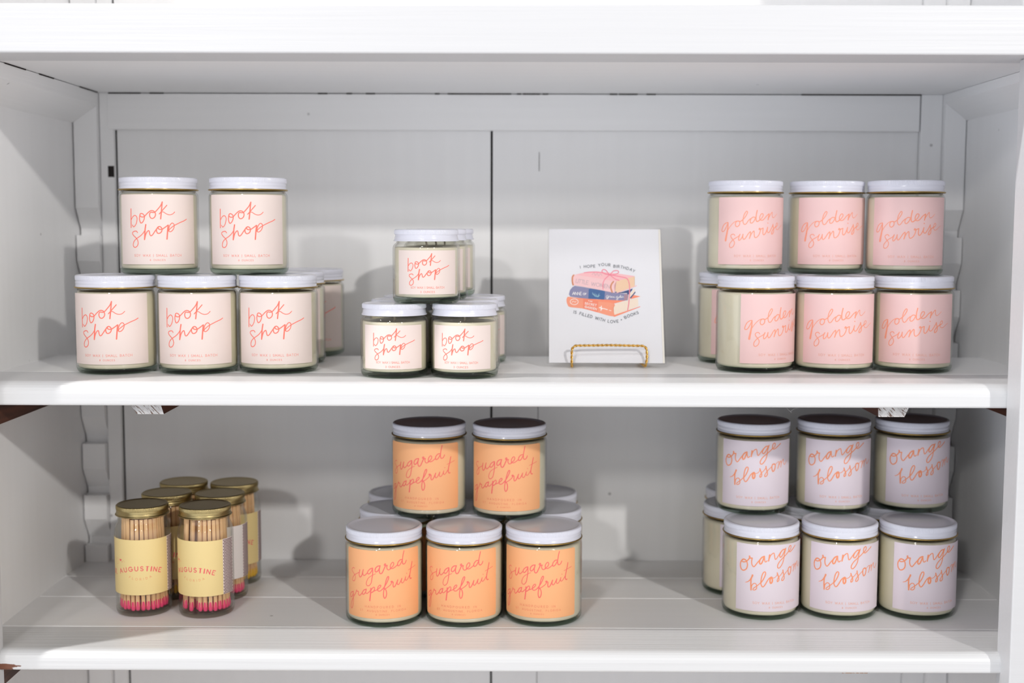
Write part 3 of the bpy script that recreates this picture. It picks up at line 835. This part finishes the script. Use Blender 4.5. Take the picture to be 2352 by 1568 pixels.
# top book
cpoly('c_page2', [(742, 652), (760, 644), (946, 600), (943, 655), (947, 702), (778, 765), (742, 740)])
cpoly('c_pink2', [(345, 581), (480, 549), (565, 546), (760, 568), (950, 597), (742, 654), (540, 612)])
cpoly('c_pink', [(312, 604), (325, 582), (347, 580), (520, 608), (742, 648), (764, 642), (742, 690), (748, 766), (722, 762), (500, 716), (340, 686), (316, 672)])
cpoly('c_pink2', [(748, 768), (776, 768), (968, 698), (966, 690), (945, 700), (780, 760)])
cstroke('c_brown', [(336, 584), (324, 604), (322, 650), (330, 684)], 14)
cstroke('c_brown', [(734, 652), (716, 676), (708, 712), (722, 760)], 14)
ctext('c_grey', 'LITTLE', [(356, 660), (480, 682)], 38, 5); ctext('c_grey', 'WOMEN', [(510, 690), (694, 722)], 36, 5.5)
cstroke('c_grey', [(520, 580), (540, 560), (552, 590), (570, 565), (585, 596), (600, 570), (620, 590)], 4)
# ribbon and bow
cstroke('c_rib', [(440, 560), (520, 554), (610, 560), (692, 582)], 8)
cstroke('c_rib', [(700, 582), (800, 602), (868, 622), (893, 680), (896, 770), (890, 870), (880, 940)], 9)
cstroke('c_rib', [(695, 582), (645, 572), (618, 546), (634, 527), (662, 540), (695, 582), (730, 546), (772, 540), (786, 558), (752, 578), (695, 584)], 8)
cstroke('c_rib', [(690, 586), (645, 632), (628, 680), (630, 730)], 8); cstroke('c_rib', [(700, 586), (748, 624), (790, 640)], 8)
ctext('c_text', 'I HOPE YOUR BIRTHDAY', [(402, 516), (440, 510), (545, 507), (580, 498), (640, 489), (696, 496), (726, 508), (790, 512), (850, 525), (900, 541), (940, 560)], 27, 4.4)
ctext('c_text', 'IS FILLED WITH LOVE + BOOKS', [(332, 968), (370, 976), (470, 1005), (530, 1022), (600, 1042), (660, 1058), (720, 1068), (790, 1063), (825, 1046), (870, 1020), (930, 998), (992, 976)], 27, 4.4)
cf = cm.obj('card', [M[k] for k in CMATS], card)
eb = MB(); eb.box(-CW / 2000 + .0010, CW / 2000 + .0020, .0010, .0018, .0004, CH / 1000 + .0004, 0, .0003, 1)
e = eb.obj('envelope', M['env'], card); e['label'] = 'cream envelope behind the card'
sl = MB()
x0, x1, h = -CW / 2000 - .0022, CW / 2000 + .0034, CH / 1000 + .0012
sl.add([(x0, -.0009, -.0003), (x1, -.0009, -.0003), (x1 - .001, -.0009, h), (x0 + .001, -.0009, h), (x0, .0024, -.0003), (x1, .0024, -.0003), (x1 - .001, .0024, h), (x0 + .001, .0024, h)],
       [(0, 1, 2, 3), (5, 4, 7, 6), (1, 5, 6, 2), (4, 0, 3, 7), (4, 5, 1, 0)], 0, False)
s = sl.obj('sleeve', M['sleeve'], card); s['label'] = 'clear cellophane sleeve'

easel = thing('easel', 'small twisted gold wire easel holding up the birthday card', 'easel', (0, 0, 0))
def roundpath(P, rad, step=.0012):
    P = [Vector(p) for p in P]; out = [P[0]]
    for i in range(1, len(P) - 1):
        a, b, c = P[i - 1], P[i], P[i + 1]
        r = min(rad, (a - b).length * .49, (c - b).length * .49)
        p, q = b + (a - b).normalized() * r, b + (c - b).normalized() * r
        for k in range(9):
            t = k / 8
            out.append(p * (1 - t) ** 2 + b * 2 * t * (1 - t) + q * t * t)
    out.append(P[-1])
    res = [out[0]]
    for i in range(len(out) - 1):
        n = max(1, int((out[i + 1] - out[i]).length / step))
        for k in range(1, n + 1): res.append(out[i].lerp(out[i + 1], k / n))
    return res
def twisted(path, r=.00072, off=.00066, pitch=.0085):
    mb = MB(); n = len(path)
    T = [(path[min(i + 1, n - 1)] - path[max(i - 1, 0)]).normalized() for i in range(n)]
    up = Vector((0, 1, 0)) if abs(T[0].y) < .9 else Vector((1, 0, 0))
    Nn = (up - T[0] * up.dot(T[0])).normalized(); d = 0
    A, B = [], []
    for i in range(n):
        Nn = (Nn - T[i] * Nn.dot(T[i])).normalized(); Bn = T[i].cross(Nn)
        if i: d += (path[i] - path[i - 1]).length
        a = 2 * PI * d / pitch
        v = (Nn * math.cos(a) + Bn * math.sin(a)) * off
        A.append(path[i] + v); B.append(path[i] - v)
    mb.tube(A, r, 8); mb.tube(B, r, 8)
    return mb
zf = .0019
hoop = roundpath([(.0545, .060, zf + .0012), (.0527, .0125, zf), (.0522, .0118, .0120), (.0529, .0120, .0224), (.0900, .0120, .0230), (.1242, .0135, .0222), (.1252, .0145, .0110), (.1238, .0150, zf), (.1205, .060, zf + .0012)], .0048)
twisted(hoop).obj('front_hoop', M['brass'], easel)
back = roundpath([(.0545, .060, zf + .0012), (.0548, .0285, .0062), (.0580, .0560, .0620), (.0875, .0660, .0820), (.1160, .0560, .0620), (.1203, .0285, .0062), (.1205, .060, zf + .0012)], .006)
mb = MB(); mb.tube(back, .0011, 8); mb.obj('back_frame', M['brass'], easel)
leg = roundpath([(.0800, .0660, .0815), (.0810, .0980, zf), (.0930, .0980, zf), (.0945, .0660, .0815)], .006)
mb = MB(); mb.tube(leg, .0011, 8); mb.obj('rear_leg', M['brass'], easel)

# ------------------------------------------------------------------ bookcase
case = thing('bookcase', 'old white painted wooden bookcase with notched corner strips, filling the picture', 'bookcase', (0, 0, -1.15))
XL, XR = -.483, .486
ZB, ZT = -1.15, .70
def part(mb, name, mats, parent=case, label=None):
    o = mb.obj(name, mats, None)
    o.parent = parent
    w = Vector((0, 0, 0)); p = parent
    while p is not None: w += p.location; p = p.parent
    o.matrix_parent_inverse = Matrix.Translation(-w)
    if label: o['label'] = label
    return o
def front_profile(y0, y1, z1, z0, rt, rb, under=1):
    """shelf section: bullnose front at y0, square back at y1; counter-clockwise seen from +x; (y, z, material of the face that follows)"""
    P = [(y1, z0, 0), (y1, z1, 0)]
    P += [(y0 + rt - rt * math.sin(R_(a)), z1 - rt + rt * math.cos(R_(a)), 0) for a in (0, 15, 30, 45, 60, 75, 90)]
    P += [(y0 + rb - rb * math.cos(R_(a)), z0 + rb - rb * math.sin(R_(a)), 0) for a in (0, 22, 45, 67)]
    P += [(y0 + rb, z0, under)]
    return P
def plank(mb, y0, y1, z1, z0, bv=.0011):
    mb.extrude_x([(y0, z0, 1), (y1, z0, 0), (y1, z1 - bv, 0), (y1 - bv, z1, 0), (y0 + bv, z1, 0), (y0, z1 - bv, 0)][::-1] if False else
                 [(y1, z0, 2), (y1, z1 - bv, 2), (y1 - bv, z1, 2), (y0 + bv, z1, 2), (y0, z1 - bv, 2), (y0, z0, 1)], XL, XR, 0)
mb = MB()
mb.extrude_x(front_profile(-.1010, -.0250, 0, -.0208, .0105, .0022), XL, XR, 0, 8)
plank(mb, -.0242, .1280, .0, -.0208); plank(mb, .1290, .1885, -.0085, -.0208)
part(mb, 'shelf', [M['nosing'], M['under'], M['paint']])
mb = MB()
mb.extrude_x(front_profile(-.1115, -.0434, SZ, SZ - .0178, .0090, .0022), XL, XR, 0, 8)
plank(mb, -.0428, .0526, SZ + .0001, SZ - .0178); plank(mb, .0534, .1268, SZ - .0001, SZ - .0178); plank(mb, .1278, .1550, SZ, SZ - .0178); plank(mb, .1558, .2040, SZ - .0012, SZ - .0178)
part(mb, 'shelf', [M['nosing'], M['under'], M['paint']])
# compartment ceiling and the heavy front rail
mb = MB(); mb.box(XL, XR, -.0765, .2046, .2797, .3170, 0, .001, 1); part(mb, 'top_shelf', M['paint'])
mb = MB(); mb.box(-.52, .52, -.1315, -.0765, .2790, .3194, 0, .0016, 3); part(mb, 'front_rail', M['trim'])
mb = MB(); mb.box(-.52, .52, -.1315, .22, ZT - .03, ZT, 0, .001, 1); part(mb, 'case_top', M['paint'])
# sides, posts
for x0, x1 in ((XL - .018, XL), (XR, XR + .018)):
    mb = MB(); mb.box(x0, x1, -.1010, .2300, ZB, ZT - .03); part(mb, 'side_panel', M['paint_v'])
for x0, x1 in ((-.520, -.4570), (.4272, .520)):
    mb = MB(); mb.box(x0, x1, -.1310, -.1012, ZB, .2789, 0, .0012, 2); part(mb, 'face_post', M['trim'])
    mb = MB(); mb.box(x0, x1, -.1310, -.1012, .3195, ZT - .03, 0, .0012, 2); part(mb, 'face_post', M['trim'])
# back boards, with one open joint and one hairline joint
for x0, x1 in ((-.4396, -.0296), (-.0272, .4390)):
    mb = MB(); mb.box(x0, x1, .2050, .2160, ZB, .2796, 0, .0004, 1)
    if x1 > 0:
        for za, zb in ((.2170, .1965), (-.045, -.30), (-.34, -.52)): mb.box(.0236, .0241, .2046, .2056, zb, za, 1)
    part(mb, 'back_board', [M['paint_v'], M['crack']])
mb = MB(); mb.box(-.4396, .4390, .2050, .2160, .3171, ZT - .03, 0, .0004, 1); part(mb, 'back_board', M['paint_v'])
mb = MB(); mb.box(XL, XR, .2190, .2290, ZB, ZT - .03); part(mb, 'backing', M['crack'], label='dark backing seen through the open joint')
# filled-over stretches of the hairline joint, and dark stretches of joints along the top
mb = MB(); mb.box(-.4470, .4372, .1965, .2049, .2398, .2788, 0, .0006, 1)
for a, b in ((-.445, -.41), (-.400, -.385), (-.217, -.207), (-.186, -.180), (-.165, -.155), (-.090, -.085), (-.076, -.007), (-.001, .0035), (.0055, .024), (.027, .033), (.100, .108), (.110, .130), (.140, .150), (.308, .4372)):
    mb.box(a, b, .1955, .1975, .2784, .2797, 1)
part(mb, 'back_rail', [M['paint'], M['crack']])
for x0, x1 in ((-.4560, -.4408), (.4388, .4622)):
    mb = MB(); mb.box(x0, x1, .1975, .2049, ZB, .2796, 0, .0006, 1)
    if x0 < 0: mb.box(-.4478, -.4412, .1971, .1990, .1885, .2005, 1)          # old mortise left open
    part(mb, 'corner_post', [M['paint_v'], M['crack']])
    mb = MB(); mb.box(x0, x1, .1975, .2049, .3171, ZT - .03, 0, .0006, 1); part(mb, 'corner_post', M['paint_v'])
# rails under the ceiling along each side
def side_rail(xw, xi, y0, y1, z0, z1):
    """rail against the wall at xw, face at xi, its lower inner corner planed off"""
    zc = z0 + .019
    v = [(x, y, z) for y in (y0, y1) for x, z in ((xw, z0), (xw, z1), (xi, z1), (xi, zc))]
    m = MB()
    q = [(0, 1, 2, 3), (7, 6, 5, 4), (0, 4, 5, 1), (1, 5, 6, 2), (2, 6, 7, 3), (3, 7, 4, 0)]
    m.add(v, q if xi > xw else [f[::-1] for f in q], 0, False)
    return m
mb = side_rail(XL, -.4552, -.0760, .1888, .2462, .2790)
for a, b in ((-.060, -.012), (.022, .060), (.135, .19)): mb.box(-.4562, -.4545, a, b, .2786, .2797, 1)
part(mb, 'side_rail', [M['paint_y'], M['crack']])
mb = side_rail(XR, .4624, -.1000, .1888, .2512, .2794); part(mb, 'side_rail', M['paint_y'])
# saw-tooth strips that carry the shelf cleats
NOTCH = [.1250, .0671, .0092, -.0487, -.1055, -.1634, -.2205]
def notched(x0, x1, z1, z0):
    P = [(.2048, z0), (.2048, z1), (.1890, z1)]
    for zn in NOTCH:
        if zn > z0 + .004 and zn < z1 - .03:
            P += [(.1890, zn + .030), (.2040, zn + .007), (.2040, zn), (.1890, zn)]
    P += [(.1890, z0)]
    mb = MB(); mb.extrude_x(P[::-1] if False else P, x0, x1, 0)
    bm = bmesh.new(); me = mb.mesh('tmp', [M['paint_v']]); bm.from_mesh(me); bmesh.ops.recalc_face_normals(bm, faces=bm.faces[:]); bm.to_mesh(me); bm.free()
    return me
for x0, x1, zt in ((-.4815, -.4565, .2795), (.4624, .4850, .2795)):
    o = link('notched_strip', notched(x0, x1, zt, ZB)); o.parent = case; o.matrix_parent_inverse = Matrix.Translation((0, 0, 1.15))
    o = link('notched_strip', notched(x0, x1, ZT - .03, .3171)); o.parent = case; o.matrix_parent_inverse = Matrix.Translation((0, 0, 1.15))
# cleats and battens under the two shelves
for zt in (-.0209, SZ - .0179):
    mb = MB(); mb.box(-.456, .462, .1640, .1885, zt - .0360, zt, 0, .0006, 1); part(mb, 'cleat', M['cleat'], label='unpainted brown wooden cleat')
for zt in (-.0209, SZ - .0179):
    for x0, x1 in ((XL + .0004, -.4600), (.4600, XR - .0004)):
        mb = MB(); mb.box(x0, x1, -.0985, .1260, zt - .0195, zt, 0, .0006, 1); part(mb, 'cleat', M['cleat'], label='unpainted brown wooden cleat')
def batten(x0, x1, zt, dz, endm, slant):
    mb = MB()
    yf, yb = -.0800, .1255
    v = [(x0, yf, zt), (x1, yf, zt), (x1 + slant[1], yf, zt - dz), (x0 + slant[0], yf, zt - dz), (x0, yb, zt), (x1, yb, zt), (x1 + slant[1], yb, zt - dz), (x0 + slant[0], yb, zt - dz)]
    mb.add(v, [(3, 2, 1, 0), (4, 5, 6, 7), (0, 4, 7, 3), (1, 2, 6, 5), (2, 3, 7, 6), (0, 1, 5, 4)], [1, 0, 0, 0, 0, 0], False)
    return mb
part(batten(-.3462, -.3185, -.0209, .0103, None, (.0068, .0032)), 'batten', [M['cleat'], M['endpaint']], label='batten with a whitewashed sawn end')
part(batten(.3215, .3500, -.0209, .0108, None, (.0005, -.0048)), 'batten', [M['cleat'], M['endpaint']], label='batten with a whitewashed sawn end')
part(batten(-.3410, -.3100, SZ - .0179, .0106, None, (.0050, -.0012)), 'batten', [M['cleat'], M['endbare']], label='batten with a bare sawn end')
part(batten(.2930, .3250, SZ - .0179, .0112, None, (.0030, -.0060)), 'batten', [M['cleat'], M['endbare']], label='batten with a bare sawn end')

# cobweb hanging from the underside of the upper shelf
web = MB()
def wp(px, py):                               # strand drawn 2 mm behind the shelf front edge
    return (.2377 + (px - 390) * 17.05e-6, -.0830 + .00001 * (px % 7), -.0209 - (py - 860) * 17.05e-6)
for P in ([(385, 855), (470, 990), (600, 1120), (700, 1210), (760, 1270)], [(705, 1200), (800, 1110), (900, 1060), (1000, 1025), (1110, 1010), (1175, 970), (1215, 900), (1185, 855)], [(1000, 1025), (950, 990), (1060, 965), (1055, 915), (1120, 870), (1190, 855)]):
    web.tube([wp(*q) for q in P], .00009, 5)
w = web.obj('cobweb', M['web']); w['label'] = 'tiny wisp of cobweb hanging under the upper shelf front'; w['category'] = 'cobweb'

# ------------------------------------------------------------------ floor (out of frame, the bookcase stands on it)
mb = MB(); mb.box(-2, 2, -1.0, .6, -1.20, -1.15); f = mb.obj('floor', M['floor']); f['kind'] = 'structure'
mb = MB(); mb.box(-2, 2, .26, .36, -1.15, 1.9); f = mb.obj('wall_back', M['paint_v']); f['kind'] = 'structure'

# ------------------------------------------------------------------ light
def lamp(name, loc, power, rad, col=(1, 1, 1)):
    l = bpy.data.lights.new(name, 'POINT'); l.energy = power; l.shadow_soft_size = rad; l.color = col
    o = bpy.data.objects.new(name, l); COL.objects.link(o); o.location = loc
    return o
lamp('track_lamp', (2.1, -3.53, 1.76), P1, .065, (1.0, .97, .93))
lamp('track_lamp', (-1.25, -.56, 1.85), P2, .035, (1.0, .97, .93))
lamp('track_lamp', (.9, -6.4, 1.78), P3, .2, (1.0, .97, .94))
lamp('track_lamp', (-1.6, -4.6, 1.78), P4, .16, (1.0, .97, .94))
if P5: lamp('track_lamp', (-.55, -1.95, 1.82), P5, .12, (1.0, .97, .94))
w = bpy.data.worlds.new('shop_daylight'); SC.world = w; w.use_nodes = True
nt = w.node_tree; nt.nodes.clear()
out = nt.nodes.new('ShaderNodeOutputWorld'); bg = nt.nodes.new('ShaderNodeBackground')
tc = nt.nodes.new('ShaderNodeTexCoord'); sp = nt.nodes.new('ShaderNodeSeparateXYZ'); cr = nt.nodes.new('ShaderNodeValToRGB')
mr = nt.nodes.new('ShaderNodeMapRange'); mr.inputs[1].default_value = -1; mr.inputs[2].default_value = 1
nt.links.new(tc.outputs['Generated'], sp.inputs[0]); nt.links.new(sp.outputs['X'], mr.inputs[0]); nt.links.new(mr.outputs[0], cr.inputs[0])
cr.color_ramp.elements[0].position = .15; cr.color_ramp.elements[0].color = (1.06, 1.12, 1.22, 1)
cr.color_ramp.elements[1].position = .85; cr.color_ramp.elements[1].color = (.88, .85, .83, 1)
# added band around and below eye level lighting the shelves, dimmer towards the ceiling
ce = nt.nodes.new('ShaderNodeValToRGB'); me_ = nt.nodes.new('ShaderNodeMapRange'); me_.inputs[1].default_value = -1; me_.inputs[2].default_value = 1
nt.links.new(sp.outputs['Z'], me_.inputs[0]); nt.links.new(me_.outputs[0], ce.inputs[0])
E_ = ce.color_ramp.elements
E_[0].position = .08; E_[0].color = (.5, .5, .5, 1); E_[1].position = .70; E_[1].color = (WUP, WUP, WUP, 1)
for q, v in ((.20, 1.0), (.40, 1.0), (.56, .85)):  # bright low stops stand in for a pale room floor
    e_ = E_.new(q); e_.color = (v, v, v, 1)
mm = nt.nodes.new('ShaderNodeMix'); mm.data_type = 'RGBA'; mm.blend_type = 'MULTIPLY'; mm.inputs[0].default_value = 1
nt.links.new(cr.outputs[0], mm.inputs[6]); nt.links.new(ce.outputs[0], mm.inputs[7])
nt.links.new(mm.outputs[2], bg.inputs[0]); bg.inputs[1].default_value = WS
nt.links.new(bg.outputs[0], out.inputs[0])

# ------------------------------------------------------------------ camera
cd = bpy.data.cameras.new('camera'); co = bpy.data.objects.new('camera', cd); COL.objects.link(co)
cd.sensor_width = 36.0; cd.lens = 2920 / 2352 * 36; cd.clip_start = .02
r = Vector((.9999916680, .0029635836, .0028073197)); u = Vector((-.0030673560, .0917338318, .9957788386)); fw = Vector((-.0026935476, .9957791529, -.0917421579))
m = Matrix(((r.x, u.x, -fw.x, -.0016938), (r.y, u.y, -fw.y, -1.2030994), (r.z, u.z, -fw.z, .1382249), (0, 0, 0, 1)))
co.matrix_world = m
cd.dof.use_dof = True; cd.dof.focus_distance = 1.145; cd.dof.aperture_fstop = 4.2
SC.camera = co
SC.view_settings.view_transform = 'Standard'; SC.view_settings.look = 'None'; SC.view_settings.gamma = 1.0
SC.view_settings.use_curve_mapping = False
SC.view_settings.exposure = EXPO
SC.cycles.transparent_max_bounces = 32; SC.cycles.max_bounces = 10; SC.cycles.use_denoising = True
